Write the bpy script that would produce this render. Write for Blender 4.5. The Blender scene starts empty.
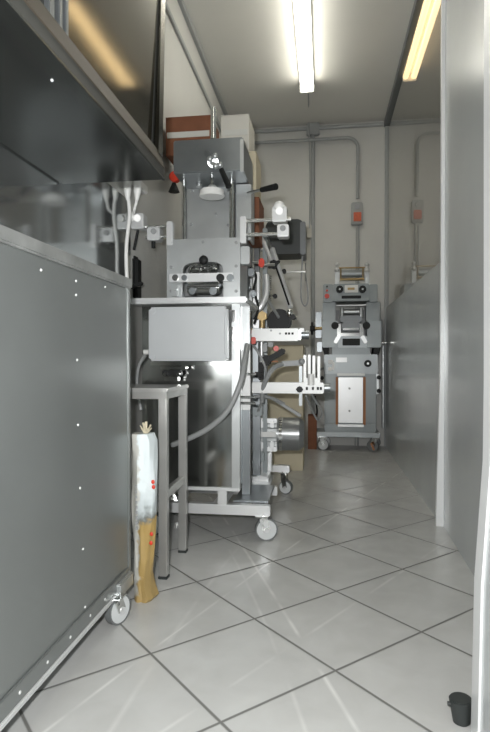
import bpy, bmesh, math, random
from mathutils import Vector, Matrix
random.seed(4)
S = 0.9                       # metres per camera-height unit: everything below is laid out in camera heights
F, YAW, PITCH = 555.0, 0.141, 0.0108
C = bpy.context.scene.collection
# ------------------------------------------------------------------ survey helpers (pixel + known depth -> place)
def ray(u, v):
    a, b = (u-245)/F, -(v-366)/F
    cp, sp = math.cos(PITCH), math.sin(PITCH)
    d = cp + b*sp; z = b*cp - sp
    return (a*math.cos(YAW) - d*math.sin(YAW), a*math.sin(YAW) + d*math.cos(YAW), z)
def at(u, v, Y):
    r = ray(u, v); t = Y/r[1]
    return Vector((r[0]*t, Y, 1 + r[2]*t))
def X(u, Y): return at(u, 360, Y).x
def Z(v, Y, u=245): return at(u, v, Y).z
# ------------------------------------------------------------------ materials
M = {}
def mat(name, col, rough=.5, metal=0, bump=0, bscale=40, var=0, vscale=6, spec=.5, emit=None, estr=0, stretch=None, rvar=0):
    m = bpy.data.materials.new(name); m.use_nodes = True
    nt = m.node_tree; b = nt.nodes['Principled BSDF']
    b.inputs['Base Color'].default_value = (*col, 1); b.inputs['Roughness'].default_value = rough
    b.inputs['Metallic'].default_value = metal; b.inputs['Specular IOR Level'].default_value = spec
    tc = nt.nodes.new('ShaderNodeTexCoord'); mp = nt.nodes.new('ShaderNodeMapping')
    nt.links.new(tc.outputs['Object'], mp.inputs[0])
    if stretch: mp.inputs['Scale'].default_value = stretch
    if var or rvar:
        n = nt.nodes.new('ShaderNodeTexNoise'); n.inputs['Scale'].default_value = vscale; n.inputs['Detail'].default_value = 5
        nt.links.new(mp.outputs[0], n.inputs['Vector'])
        if var:
            r = nt.nodes.new('ShaderNodeMapRange'); r.inputs['From Min'].default_value = .3; r.inputs['From Max'].default_value = .7
            r.inputs['To Min'].default_value = 1-var; r.inputs['To Max'].default_value = 1+var
            nt.links.new(n.outputs['Fac'], r.inputs['Value'])
            mx = nt.nodes.new('ShaderNodeVectorMath'); mx.operation = 'SCALE'; mx.inputs[0].default_value = col
            nt.links.new(r.outputs[0], mx.inputs['Scale']); nt.links.new(mx.outputs[0], b.inputs['Base Color'])
        if rvar:
            r = nt.nodes.new('ShaderNodeMapRange'); r.inputs['From Min'].default_value = .3; r.inputs['From Max'].default_value = .7
            r.inputs['To Min'].default_value = max(0, rough-rvar); r.inputs['To Max'].default_value = rough+rvar
            nt.links.new(n.outputs['Fac'], r.inputs['Value']); nt.links.new(r.outputs[0], b.inputs['Roughness'])
    if bump:
        n2 = nt.nodes.new('ShaderNodeTexNoise'); n2.inputs['Scale'].default_value = bscale
        nt.links.new(mp.outputs[0], n2.inputs['Vector'])
        bp = nt.nodes.new('ShaderNodeBump'); bp.inputs['Strength'].default_value = bump; bp.inputs['Distance'].default_value = .01
        nt.links.new(n2.outputs['Fac'], bp.inputs['Height']); nt.links.new(bp.outputs[0], b.inputs['Normal'])
    if emit:
        b.inputs['Emission Color'].default_value = (*emit, 1); b.inputs['Emission Strength'].default_value = estr
    M[name] = m; return m
mat('wall_paint', (.59, .59, .56), .45, var=.03, vscale=2, bump=.05, bscale=60)
mat('ceiling_paint', (.74, .73, .68), .5, var=.03, vscale=1.5)
mat('steel_sheet', (.33, .345, .34), .33, 1, var=.05, vscale=3, bump=.03, bscale=4, stretch=(1, 1, .3), rvar=.04)
mat('cabinet_steel', (.255, .27, .265), .36, .55, var=.05, vscale=3, bump=.04, bscale=5, rvar=.05)
mat('cabinet_rim', (.42, .43, .42), .33, .6, var=.2, vscale=14)
mat('mirror_steel', (.46, .48, .48), .10, .9, bump=.05, bscale=3)
mat('hood_steel', (.36, .35, .32), .10, 1, var=.05, vscale=3, bump=.05, bscale=2.5)
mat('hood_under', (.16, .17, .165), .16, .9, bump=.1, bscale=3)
mat('hood_rail', (.085, .072, .055), .55, .1, spec=.2, var=.06)
mat('dark_gap', (.02, .022, .022), .6)
mat('body_steel', (.50, .51, .50), .14, 1, bump=.04, bscale=3, rvar=.05)
mat('machined', (.50, .52, .52), .33, .7, var=.05, vscale=10)
mat('machined_dark', (.26, .28, .29), .33, .8, var=.08, vscale=8)
mat('fan_paint', (.27, .28, .28), .3, .6)
mat('chrome', (.75, .76, .75), .12, 1)
mat('alu', (.72, .73, .73), .35, .5)
mat('alu_white', (.66, .67, .66), .4, .15)
mat('white_plastic', (.78, .78, .76), .35)
mat('grey_plastic', (.50, .52, .53), .35, var=.02)
mat('dim_plastic', (.28, .29, .29), .4)
mat('black_plastic', (.012, .013, .013), .5, spec=.25)
mat('rubber', (.03, .035, .034), .5)
mat('machine_paint', (.27, .30, .305), .35, .15, var=.03)
mat('machine_light', (.37, .40, .41), .38, .3)
mat('red_plastic', (.62, .045, .02), .35)
mat('orange_red', (.60, .12, .05), .4, var=.15, vscale=60)
mat('orange_strip', (.38, .15, .05), .5)
mat('brass', (.36, .26, .12), .4, .5)
mat('carton_brown', (.20, .075, .035), .75, var=.12, vscale=12)
mat('carton_cream', (.58, .52, .38), .7, var=.06, vscale=8)
mat('carton_white', (.62, .60, .54), .65, var=.04)
mat('tape', (.6, .6, .56), .3)
mat('panel_grey', (.60, .63, .635), .24, .2, var=.02, vscale=2, rvar=.03)
mat('edge_white', (.80, .81, .81), .3, .1)
mat('strip_steel', (.56, .59, .61), .3, .5)
mat('conduit_grey', (.36, .375, .37), .45)
mat('recess', (.05, .05, .045), .6)
mat('frame_dark', (.16, .17, .175), .4, .4)
mat('stool_steel', (.50, .50, .48), .33, .7, var=.08, vscale=8)
mat('stool_top', (.55, .55, .53), .28, .6, var=.06, vscale=8)
mat('lamp_body', (.75, .74, .70), .5)
mat('tube_glow', (.9, .9, .85), .4, emit=(1, .97, .88), estr=11)
mat('tube_warm', (.9, .8, .6), .4, emit=(1, .74, .40), estr=2.4)
mat('wheel', (.62, .64, .64), .4)
mat('wheel_tyre', (.16, .17, .17), .5)
mat('tan_film', (.42, .27, .07), .4, var=.25, vscale=14)
mat('cable_grey', (.30, .31, .31), .45)
mat('screen_label', (.75, .74, .70), .5)
# bag: white film above, mustard below, on world height of the bag itself (printed film)
def bag_material():
    m = mat('bag_film', (.66, .70, .70), .35, bump=.25, bscale=9)
    nt = m.node_tree; b = nt.nodes['Principled BSDF']
    tc = nt.nodes.new('ShaderNodeTexCoord'); sx = nt.nodes.new('ShaderNodeSeparateXYZ'); nt.links.new(tc.outputs['Object'], sx.inputs[0])
    n = nt.nodes.new('ShaderNodeTexNoise'); n.inputs['Scale'].default_value = 30; nt.links.new(tc.outputs['Object'], n.inputs['Vector'])
    a = nt.nodes.new('ShaderNodeMath'); a.operation = 'MULTIPLY_ADD'; a.inputs[1].default_value = .12
    nt.links.new(n.outputs['Fac'], a.inputs[0]); nt.links.new(sx.outputs['Z'], a.inputs[2])
    cr = nt.nodes.new('ShaderNodeValToRGB'); nt.links.new(a.outputs[0], cr.inputs[0])
    e = cr.color_ramp.elements
    e[0].position = .0; e[0].color = (.38, .27, .11, 1); e[1].position = .345; e[1].color = (.38, .26, .09, 1)
    k = e.new(.365); k.color = (.16, .17, .16, 1); k = e.new(.41); k.color = (.50, .55, .56, 1); k = e.new(.5); k.color = (.66, .72, .73, 1)
    g1 = nt.nodes.new('ShaderNodeMath'); g1.operation = 'MULTIPLY_ADD'; g1.inputs[1].default_value = .05
    nt.links.new(n.outputs['Fac'], g1.inputs[0]); nt.links.new(sx.outputs['X'], g1.inputs[2])
    g2 = nt.nodes.new('ShaderNodeMapRange'); g2.inputs['From Min'].default_value = .012; g2.inputs['From Max'].default_value = .022
    nt.links.new(g1.outputs[0], g2.inputs['Value'])
    g3 = nt.nodes.new('ShaderNodeMapRange'); g3.inputs['From Min'].default_value = .07; g3.inputs['From Max'].default_value = .10
    g3.inputs['To Min'].default_value = 1; g3.inputs['To Max'].default_value = 0; nt.links.new(a.outputs[0], g3.inputs['Value'])
    g4 = nt.nodes.new('ShaderNodeMath'); g4.operation = 'MAXIMUM'; nt.links.new(g2.outputs[0], g4.inputs[0]); nt.links.new(g3.outputs[0], g4.inputs[1])
    mm_ = nt.nodes.new('ShaderNodeMix'); mm_.data_type = 'RGBA'; mm_.inputs[6].default_value = (.50, .50, .46, 1)
    nt.links.new(g4.outputs[0], mm_.inputs[0]); nt.links.new(cr.outputs[0], mm_.inputs[7]); nt.links.new(mm_.outputs[2], b.inputs['Base Color'])
bag_material()
# floor: pale square tiles laid diagonally, dark joints, pale drag marks
TILE, ANG, OX, OY = .4392, .8117, -.5824, 1.8159
def floor_material():
    m = mat('floor_tiles', (.6, .6, .58), .25)
    nt = m.node_tree; b = nt.nodes['Principled BSDF']; L = nt.links.new
    def N(t, **k):
        n = nt.nodes.new(t)
        for a, v in k.items(): setattr(n, a, v)
        return n
    def math_(op, a, bb=None, c=None):
        n = N('ShaderNodeMath', operation=op)
        for i, x in enumerate((a, bb, c)):
            if x is None: continue
            if isinstance(x, (int, float)): n.inputs[i].default_value = x
            else: L(x, n.inputs[i])
        return n.outputs[0]
    geo = N('ShaderNodeNewGeometry'); sx = N('ShaderNodeSeparateXYZ'); L(geo.outputs['Position'], sx.inputs[0])
    x = math_('SUBTRACT', sx.outputs[0], OX*S); y = math_('SUBTRACT', sx.outputs[1], OY*S)
    sa, ca = math.sin(ANG), math.cos(ANG); T = TILE*S
    p = math_('DIVIDE', math_('ADD', math_('MULTIPLY', x, sa), math_('MULTIPLY', y, ca)), T)
    q = math_('DIVIDE', math_('SUBTRACT', math_('MULTIPLY', x, ca), math_('MULTIPLY', y, sa)), T)
    def edge(t):
        f = math_('ABSOLUTE', math_('SUBTRACT', math_('FRACT', math_('ADD', t, .5)), .5)); return f
    d = math_('MINIMUM', edge(p), edge(q))
    mr = N('ShaderNodeMapRange'); mr.inputs['From Min'].default_value = .006; mr.inputs['From Max'].default_value = .017; L(d, mr.inputs['Value'])
    joint = mr.outputs[0]
    cell = N('ShaderNodeCombineXYZ'); L(math_('FLOOR', p), cell.inputs[0]); L(math_('FLOOR', q), cell.inputs[1])
    wn = N('ShaderNodeTexWhiteNoise'); L(cell.outputs[0], wn.inputs['Vector'])
    n1 = N('ShaderNodeTexNoise'); n1.inputs['Scale'].default_value = 7; n1.inputs['Detail'].default_value = 8; n1.inputs['Distortion'].default_value = .4
    L(geo.outputs['Position'], n1.inputs['Vector'])
    cr = N('ShaderNodeValToRGB'); L(n1.outputs['Fac'], cr.inputs[0])
    e = cr.color_ramp.elements; e[0].position = .3; e[0].color = (.49, .49, .475, 1); e[1].position = .7; e[1].color = (.55, .555, .54, 1)
    sc = N('ShaderNodeVectorMath', operation='SCALE'); L(cr.outputs[0], sc.inputs[0]); L(math_('MULTIPLY_ADD', wn.outputs['Value'], .07, .965), sc.inputs['Scale'])
    # drag marks: thin arcs
    marks = None
    for (cx, cy, r, w, a0) in MARKS:
        dx = math_('SUBTRACT', sx.outputs[0], cx*S); dy = math_('SUBTRACT', sx.outputs[1], cy*S)
        rr = math_('SQRT', math_('ADD', math_('MULTIPLY', dx, dx), math_('MULTIPLY', dy, dy)))
        dd = math_('ABSOLUTE', math_('SUBTRACT', rr, r*S))
        g = N('ShaderNodeMapRange'); g.inputs['From Min'].default_value = 0; g.inputs['From Max'].default_value = w*S
        g.inputs['To Min'].default_value = a0; g.inputs['To Max'].default_value = 0; L(dd, g.inputs['Value'])
        marks = g.outputs[0] if marks is None else math_('MAXIMUM', marks, g.outputs[0])
    n3 = N('ShaderNodeTexNoise'); n3.inputs['Scale'].default_value = 5; L(geo.outputs['Position'], n3.inputs['Vector'])
    g3 = N('ShaderNodeMapRange'); g3.inputs['From Min'].default_value = .38; g3.inputs['From Max'].default_value = .6; L(n3.outputs['Fac'], g3.inputs['Value'])
    marks = math_('MULTIPLY', marks, g3.outputs[0])
    mx = N('ShaderNodeMix', data_type='RGBA'); L(marks, mx.inputs[0]); L(sc.outputs[0], mx.inputs[6]); mx.inputs[7].default_value = (.85, .85, .82, 1)
    mj = N('ShaderNodeMix', data_type='RGBA'); L(joint, mj.inputs[0]); mj.inputs[6].default_value = (.17, .17, .16, 1); L(mx.outputs[2], mj.inputs[7])
    L(mj.outputs[2], b.inputs['Base Color'])
    L(math_('MULTIPLY_ADD', math_('SUBTRACT', 1, joint), .4, .24), b.inputs['Roughness'])
    bp = N('ShaderNodeBump'); bp.inputs['Strength'].default_value = .4; bp.inputs['Distance'].default_value = .002
    L(joint, bp.inputs['Height']); L(bp.outputs[0], b.inputs['Normal'])
def arc3(a, b, c, w, s):      # circle through three floor pixels
    P = []
    for u, v in (a, b, c):
        r = ray(u, v); t = -1/r[2]; P.append((r[0]*t, r[1]*t))
    (x1, y1), (x2, y2), (x3, y3) = P
    D = 2*(x1*(y2-y3)+x2*(y3-y1)+x3*(y1-y2))
    ux = ((x1*x1+y1*y1)*(y2-y3)+(x2*x2+y2*y2)*(y3-y1)+(x3*x3+y3*y3)*(y1-y2))/D
    uy = ((x1*x1+y1*y1)*(x3-x2)+(x2*x2+y2*y2)*(x1-x3)+(x3*x3+y3*y3)*(x2-x1))/D
    return (ux, uy, math.hypot(x1-ux, y1-uy), w, s)
MARKS = [arc3((222, 515), (262, 577), (352, 722), .011, .6), arc3((210, 520), (250, 590), (300, 715), .010, .28),
         arc3((250, 577), (335, 516), (398, 474), .009, .5), arc3((110, 732), (180, 625), (205, 590), .014, .22),
         arc3((225, 690), (300, 640), (425, 556), .010, .28)]
floor_material()
# glazing of the right partition: glossy pane that shows both its reflection and the room beyond
def glass_material():
    m = bpy.data.materials.new('partition_glass'); m.use_nodes = True; nt = m.node_tree
    for n in list(nt.nodes):
        if n.type != 'OUTPUT_MATERIAL': nt.nodes.remove(n)
    out = [n for n in nt.nodes][0]
    g = nt.nodes.new('ShaderNodeBsdfGlossy'); g.inputs['Roughness'].default_value = .015; g.inputs['Color'].default_value = (.92, .93, .92, 1)
    t = nt.nodes.new('ShaderNodeBsdfTransparent'); t.inputs['Color'].default_value = (.95, .95, .95, 1)
    fr = nt.nodes.new('ShaderNodeFresnel'); fr.inputs['IOR'].default_value = 1.9
    mx = nt.nodes.new('ShaderNodeMixShader')
    ge = nt.nodes.new('ShaderNodeNewGeometry'); sb_ = nt.nodes.new('ShaderNodeMath'); sb_.operation = 'SUBTRACT'; sb_.inputs[0].default_value = 1
    ml = nt.nodes.new('ShaderNodeMath'); ml.operation = 'MULTIPLY'
    nt.links.new(ge.outputs['Backfacing'], sb_.inputs[1]); nt.links.new(sb_.outputs[0], ml.inputs[0]); nt.links.new(fr.outputs[0], ml.inputs[1])
    nt.links.new(ml.outputs[0], mx.inputs[0]); nt.links.new(t.outputs[0], mx.inputs[1]); nt.links.new(g.outputs[0], mx.inputs[2])
    nt.links.new(mx.outputs[0], out.inputs[0]); M['glass'] = m
glass_material()
# ------------------------------------------------------------------ mesh helpers
class MB:
    def __init__(s): s.bm = bmesh.new()
    def _add(s, t):
        me = bpy.data.meshes.new('t'); t.to_mesh(me); t.free(); s.bm.from_mesh(me); bpy.data.meshes.remove(me)
    def box(s, x0, x1, y0, y1, z0, z1, bev=0, seg=2, rot=None, piv=None):
        t = bmesh.new(); bmesh.ops.create_cube(t, size=1)
        sx, sy, sz = abs(x1-x0), abs(y1-y0), abs(z1-z0)
        for v in t.verts: v.co = Vector((v.co.x*sx, v.co.y*sy, v.co.z*sz))
        if bev: bmesh.ops.bevel(t, geom=t.edges[:], offset=min(bev, .45*min(sx, sy, sz)), segments=seg, affect='EDGES')
        c = Vector(((x0+x1)/2, (y0+y1)/2, (z0+z1)/2))
        if rot is not None:
            for v in t.verts: v.co = rot @ v.co
        for v in t.verts: v.co += c
        s._add(t); return s
    def bar(s, p, q, w, h=None, bev=0, up=None):         # rectangular bar from p to q
        p, q = Vector(p), Vector(q); h = h or w; d = q-p; L = d.length
        t = bmesh.new(); bmesh.ops.create_cube(t, size=1)
        for v in t.verts: v.co = Vector((v.co.x*w, v.co.y*h, v.co.z*L))
        if bev: bmesh.ops.bevel(t, geom=t.edges[:], offset=bev, segments=2, affect='EDGES')
        R = d.to_track_quat('Z', 'Y').to_matrix()
        for v in t.verts: v.co = R @ v.co + (p+q)/2
        s._add(t); return s
    def cyl(s, p, q, r, r2=None, n=20, bev=0):
        p, q = Vector(p), Vector(q); d = q-p
        t = bmesh.new(); bmesh.ops.create_cone(t, cap_ends=True, segments=n, radius1=r, radius2=r if r2 is None else r2, depth=d.length)
        if bev: bmesh.ops.bevel(t, geom=[e for e in t.edges if len([f for f in e.link_faces if len(f.verts) > 4]) == 1], offset=bev, segments=2, affect='EDGES')
        R = d.to_track_quat('Z', 'Y').to_matrix()
        for v in t.verts: v.co = R @ v.co + (p+q)/2
        s._add(t); return s
    def ball(s, c, r, sz=(1, 1, 1)):
        t = bmesh.new(); bmesh.ops.create_uvsphere(t, u_segments=18, v_segments=12, radius=r)
        for v in t.verts: v.co = Vector((v.co.x*sz[0], v.co.y*sz[1], v.co.z*sz[2])) + Vector(c)
        s._add(t); return s
    def ring(s, c, axis, r, w, thick, n=28):             # hollow ring about axis
        c = Vector(c); R = Vector(axis).to_track_quat('Z', 'Y').to_matrix(); t = bmesh.new(); V = []
        for i in range(n):
            a = 2*math.pi*i/n
            V.append([t.verts.new(c + R @ Vector((rr*math.cos(a), rr*math.sin(a), zz))) for rr, zz in ((r-w, -thick/2), (r, -thick/2), (r, thick/2), (r-w, thick/2))])
        for i in range(n):
            A, B = V[i], V[(i+1) % n]
            for k in range(4): t.faces.new((A[k], B[k], B[(k+1) % 4], A[(k+1) % 4]))
        s._add(t); return s
    def tube(s, pts, r, n=10, sm=6):
        P = [Vector(p) for p in pts]
        if sm and len(P) > 2:
            Q = []
            for i in range(len(P)-1):
                a, b, c, d = P[max(i-1, 0)], P[i], P[i+1], P[min(i+2, len(P)-1)]
                for k in range(sm):
                    t = k/sm; Q.append(.5*((2*b)+(c-a)*t+(2*a-5*b+4*c-d)*t*t+(3*b-a-3*c+d)*t**3))
            Q.append(P[-1]); P = Q
        t = bmesh.new(); rings = []; nrm = None
        for i, p in enumerate(P):
            d = (P[min(i+1, len(P)-1)]-P[max(i-1, 0)]).normalized()
            if nrm is None: nrm = d.orthogonal().normalized()
            nrm = (nrm - d*nrm.dot(d)).normalized(); bi = d.cross(nrm)
            rings.append([t.verts.new(p + r*(math.cos(2*math.pi*k/n)*nrm + math.sin(2*math.pi*k/n)*bi)) for k in range(n)])
        for A, B in zip(rings, rings[1:]):
            for k in range(n): t.faces.new((A[k], A[(k+1) % n], B[(k+1) % n], B[k]))
        t.faces.new(rings[0][::-1]); t.faces.new(rings[-1])
        s._add(t); return s
    def prism(s, pts, y0, y1, axis='y', bev=0):          # outline in x,z (or y,z for axis x) pulled along axis
        t = bmesh.new()
        def P(a, b, c): return (a, c, b) if axis == 'y' else ((c, a, b) if axis == 'x' else (a, b, c))
        A = [t.verts.new(P(a, b, y0)) for a, b in pts]; B = [t.verts.new(P(a, b, y1)) for a, b in pts]
        t.faces.new(A); t.faces.new(B[::-1])
        for i in range(len(pts)): j = (i+1) % len(pts); t.faces.new((A[j], A[i], B[i], B[j]))
        bmesh.ops.recalc_face_normals(t, faces=t.faces[:])
        if bev: bmesh.ops.bevel(t, geom=t.edges[:], offset=bev, segments=2, affect='EDGES')
        s._add(t); return s
    def build(s, name, m, parent=None, smooth=True, label=None):
        bmesh.ops.recalc_face_normals(s.bm, faces=s.bm.faces[:])
        off = Vector(ORG.get(parent.name, (0, 0, 0))) if parent else None
        if parent is None:                               # a thing of one mesh: origin at its base centre
            co = [v.co for v in s.bm.verts]
            off = Vector(((min(c.x for c in co)+max(c.x for c in co))/2, (min(c.y for c in co)+max(c.y for c in co))/2, min(c.z for c in co)))
        for v in s.bm.verts: v.co = (v.co-off)*S
        me = bpy.data.meshes.new(name); s.bm.to_mesh(me); s.bm.free()
        ms = m if isinstance(m, (list, tuple)) else [m]
        for k in ms: me.materials.append(M[k])
        o = bpy.data.objects.new(name, me); C.objects.link(o)
        if parent: o.parent = parent; ORG[o.name] = off
        else: o.location = off*S; ORG[o.name] = off
        if smooth:
            for p in me.polygons: p.use_smooth = True
            try:
                me.set_sharp_from_angle(angle=math.radians(35))
            except Exception: pass
        if label: o['label'] = label
        return o
ORG = {}
def thing(name, loc, label, cat, group=None):
    o = bpy.data.objects.new(name, None); C.objects.link(o); o.empty_display_size = .05
    o.location = Vector(loc)*S; ORG[o.name] = tuple(loc); o['label'] = label; o['category'] = cat
    if group: o['group'] = group
    return o
def tag(o, label, cat, group=None):
    o['label'] = label; o['category'] = cat
    if group: o['group'] = group
    return o
def struct(o): o['kind'] = 'structure'; return o
def pbox(mb, u0, u1, v0, v1, Y, dep, bev=.004):          # box whose front face at depth Y spans these pixels
    return mb.box(X(u0, Y), X(u1, Y), Y, Y+dep, Z(v1, Y, (u0+u1)/2), Z(v0, Y, (u0+u1)/2), bev)
def rbox(mb, u0, u1, v0, v1, Y, dep, r):                 # housing with rounded corners seen from the front
    x0, x1, z0, z1 = X(u0, Y), X(u1, Y), Z(v1, Y, (u0+u1)/2), Z(v0, Y, (u0+u1)/2); P_ = []
    for cx, cz, a0 in ((x1-r, z1-r, 0), (x0+r, z1-r, 90), (x0+r, z0+r, 180), (x1-r, z0+r, 270)):
        for k in range(7): a = math.radians(a0+15*k); P_.append((cx+r*math.cos(a), cz+r*math.sin(a)))
    return mb.prism(P_, Y, Y+dep)
# ------------------------------------------------------------------ room
XL, XR, YB, HC, YN, XF = -1.10, .705, 6.6, 3.76, -2.6, 2.9
def onx(u, v, x): r = ray(u, v); t = x/r[0]; return Vector((x, r[1]*t, 1+r[2]*t))
def onz(u, v, z): r = ray(u, v); t = (z-1)/r[2]; return Vector((r[0]*t, r[1]*t, z))
struct(MB().box(XL-.1, XF+.1, YN-.1, YB+.1, -.1, 0).build('floor', 'floor_tiles'))
struct(MB().box(XL-.1, XF+.1, YN-.1, YB+.1, HC, HC+.1).build('ceiling', 'ceiling_paint'))
struct(MB().box(XL-.1, XF+.1, YB, YB+.1, 0, HC).build('wall_back', 'wall_paint'))
struct(MB().box(XL-.1, XL, YN, YB, 0, HC).build('wall_left', 'wall_paint'))
struct(MB().box(XL-.1, XF+.1, YN-.1, YN, 0, HC).build('wall_front', 'wall_paint'))
struct(MB().box(XF, XF+.1, YN, YB, 0, HC).build('wall_far_right', 'wall_paint'))
# right partition: steel-faced lower part, glazed above with a dark head rail and corner profile
ZP = 1.60
YS = 3.46
struct(MB().box(XR, XR+.03, YS+.03, YB, 0, ZP).build('wall_right', 'panel_grey'))
g = MB().box(XR+.01, XR+.016, YS+.03, YB, ZP, HC-.03).build('window_1', 'glass'); struct(g)
struct(MB().box(XR-.02, XR+.04, YS+.03, YB-.0, HC-.075, HC, .004).build('trim_1', 'frame_dark'))
struct(MB().box(XR-.012, XR+.035, YB-.045, YB, 0, HC-.075, .004).build('trim_2', 'conduit_grey'))
# upright edge profile and the nearer full-height panel
def bow(mb, pts, w, y0, y1, th):                         # sheet/profile with a slight bow: pts (x,z)
    t = bmesh.new()
    A = [[t.verts.new((x, y0, z)), t.verts.new((x+w, y0, z)), t.verts.new((x+w, y1, z)), t.verts.new((x, y1, z))] for x, z in pts]
    for P, Q in zip(A, A[1:]):
        for k in range(4): t.faces.new((P[k], P[(k+1) % 4], Q[(k+1) % 4], Q[k]))
    t.faces.new(A[0][::-1]); t.faces.new(A[-1])
    mb._add(t); return mb
def edge_line(pts, Y, ztop):
    o = []
    for u, v in pts: p = at(u, v, Y); o.append((p.x, max(p.z, 0)))
    o.append((o[-1][0], ztop)); return o
xs = edge_line([(436, 528), (437, 480), (440, 380), (441, 260)], YS, HC)
struct(bow(MB(), xs, .052, YS, YS+.03, 0).build('trim_3', 'edge_white'))
struct(MB().prism([(.714, YS), (.690, 2.66), (.665, 1.2), (.70, 1.2), (.725, 2.66), (.757, YS)], 0, HC, 'z').build('wall_right_panel', 'panel_grey'))
es = edge_line([(471, 736), (474.5, 578), (483, 460), (484, 380), (484, 100)], 1.552, 2.6)
struct(bow(MB(), [(x+.006, z) for x, z in es], .016, -1.9, 1.50, 0).build('door_1', 'panel_grey'))
struct(bow(MB(), es, .027, 1.49, 1.555, 0).build('door_1_edge', 'edge_white'))
ft = thing('door_stop', at(461, 722, 1.59), 'small black rubber door stop standing on the floor by the white panel edge', 'door stop')
ft.location.z = 0; ORG[ft.name] = (ORG[ft.name][0], 1.59, 0)
fx = ORG[ft.name][0]
mb = MB(); mb.cyl((fx+.002, 1.59, 0), (fx-.002, 1.59, .068), .023, .031, 24, .003); mb.build('body', 'rubber', ft)
MB().cyl((fx-.037, 1.585, .052), (fx-.024, 1.585, .052), .006, n=10).build('pin', 'rubber', ft)
# ------------------------------------------------------------------ lamps
def lamp(x, y0, y1, glow, label, w=.115, louvre=False):
    t = thing('fluorescent_lamp', (x, (y0+y1)/2, HC), label, 'ceiling lamp')
    MB().box(x-w*.42, x+w*.42, y0, y1, HC-.05, HC, .01).build('housing', 'lamp_body', t)
    for sx in ((-.28, .28) if louvre else (-.2, .2)):
        MB().tube([(x+sx*w, y0+.03, HC-.085), (x+sx*w, y1-.03, HC-.085)], .03 if not louvre else .026, n=14, sm=0).build('tube', glow, t)
    for yy in (y0, y1):
        MB().box(x-w*.45, x+w*.45, yy-.02 if yy == y1 else yy, yy if yy == y1 else yy+.02, HC-.125, HC-.04, .006).build('end_cap', 'lamp_body', t)
    return t
hl = HC-1-.085
lx = -.168
y1 = 5.54
lamp1 = lamp(lx, y1-2.3, y1, 'tube_glow', 'bright white twin-tube fluorescent lamp on the ceiling of the room', w=.155)
lamp(lx-.0, -1.4, .7, 'tube_glow', 'unseen fluorescent lamp added on the ceiling behind the viewpoint to light the foreground')  # added lamp, never in view: brightens the foreground
lamp2x = .80
lamp(lamp2x, 4.05, y1-.08, 'tube_warm', 'dim yellowish fluorescent lamp seen beyond the glass partition', louvre=True, w=.14)
# cord hanging from lamp to the wall box
def Pw(u, v, d=.03): return at(u, v, YB-d)
jb = at(313, 131, YB)
MB().tube([(lx, y1, HC-.06), (lx+.01, y1+.05, HC-.06), at(308.7, 118, YB-.14), at(309, 135, YB-.13), at(310, 180, YB-.12), at(309.5, 228, YB-.08)], .007, n=8).build('cord', 'conduit_grey', lamp1)
# ------------------------------------------------------------------ conduits and wall boxes on the back wall
def conduit(pts, r, label, sm=0):
    o = MB().tube(pts, r, n=10, sm=sm).build('electrical_conduit', 'conduit_grey')
    return tag(o, label, 'conduit', 'grey conduits on the back wall')
zt = Z(129.5, YB, 310)
conduit([(XL+.03, YB-.03, zt), (jb.x-.06, YB-.03, zt)], .022, 'grey conduit along the top of the back wall, left of the square junction box')
conduit([(jb.x+.06, YB-.03, zt), (XR-.03, YB-.03, zt)], .022, 'grey conduit from the junction box to the right corner profile')
z2 = Z(142, YB, 320); xb = X(357, YB)
arc = [(xb-.12+.12*math.sin(a), YB-.08, z2-.12+.12*math.cos(a)) for a in [i*math.pi/2/8 for i in range(9)]]
conduit([(XL+.03, YB-.08, z2), (jb.x-.055, YB-.08, z2)] + arc + [(xb, YB-.05, Z(200, YB, 357))], .019, 'grey conduit that bends down to the orange switch box')
conduit([(jb.x, YB-.03, zt-.07), (jb.x, YB-.03, .05)], .024, 'grey upright conduit dropping from the junction box to the floor')
conduit([(xb+.012, YB-.03, Z(226, YB, 357)), (xb+.012, YB-.03, 0)], .012, 'thin grey conduit below the orange switch box')
conduit([(xb-.015, YB-.07, Z(229, YB, 357)), (xb-.02, YB-.02, 0)], .006, 'thin cable hanging from the orange switch box down behind the press')
tag(MB().box(jb.x-.075, jb.x+.075, YB-.08, YB, jb.z-.07, jb.z+.07, .012).build('junction_box', 'conduit_grey'), 'square grey junction box high on the back wall', 'junction box')
sb = thing('switch_box', (xb, YB, Z(224, YB, 357)), 'grey switch box with orange red switch plate on the back wall', 'switch box')
m_ = MB(); pbox(m_, 351, 362.5, 202, 224, YB-.08, .08, .01); m_.build('housing', 'conduit_grey', sb)
m_ = MB(); pbox(m_, 353.3, 361, 212, 221, YB-.095, .02, .004); m_.build('switch_plate', 'orange_red', sb)
m_ = MB(); m_.cyl(at(357, 206.5, YB-.1), at(357, 206.5, YB-.075), .03, n=16); m_.build('round_socket', 'dim_plastic', sb)
# a small surface-mounted box low on the conduit
tag(MB().box(X(306.5, YB), X(311.5, YB), YB-.07, YB, Z(239, YB, 309), Z(226, YB, 309), .008).build('cable_clip_box', 'carton_white'), 'small pale cable box on the back wall beside the upright conduit', 'cable box')
# ledge trims on left wall
struct(MB().box(XL, XL+.03, 2.4, YB, HC-.05, HC, .004).build('trim_4', 'conduit_grey'))
struct(MB().box(XL, XL+.02, 2.4, YB, HC-.32, HC-.28, .004).build('trim_5', 'conduit_grey'))
# ------------------------------------------------------------------ steel lining of the left wall behind the counter
struct(MB().box(XL, XL+.012, YN+.1, onx(130.5, 240, XL+.012).y, 1.25, 1.9).build('trim_6', 'mirror_steel'))
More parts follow.
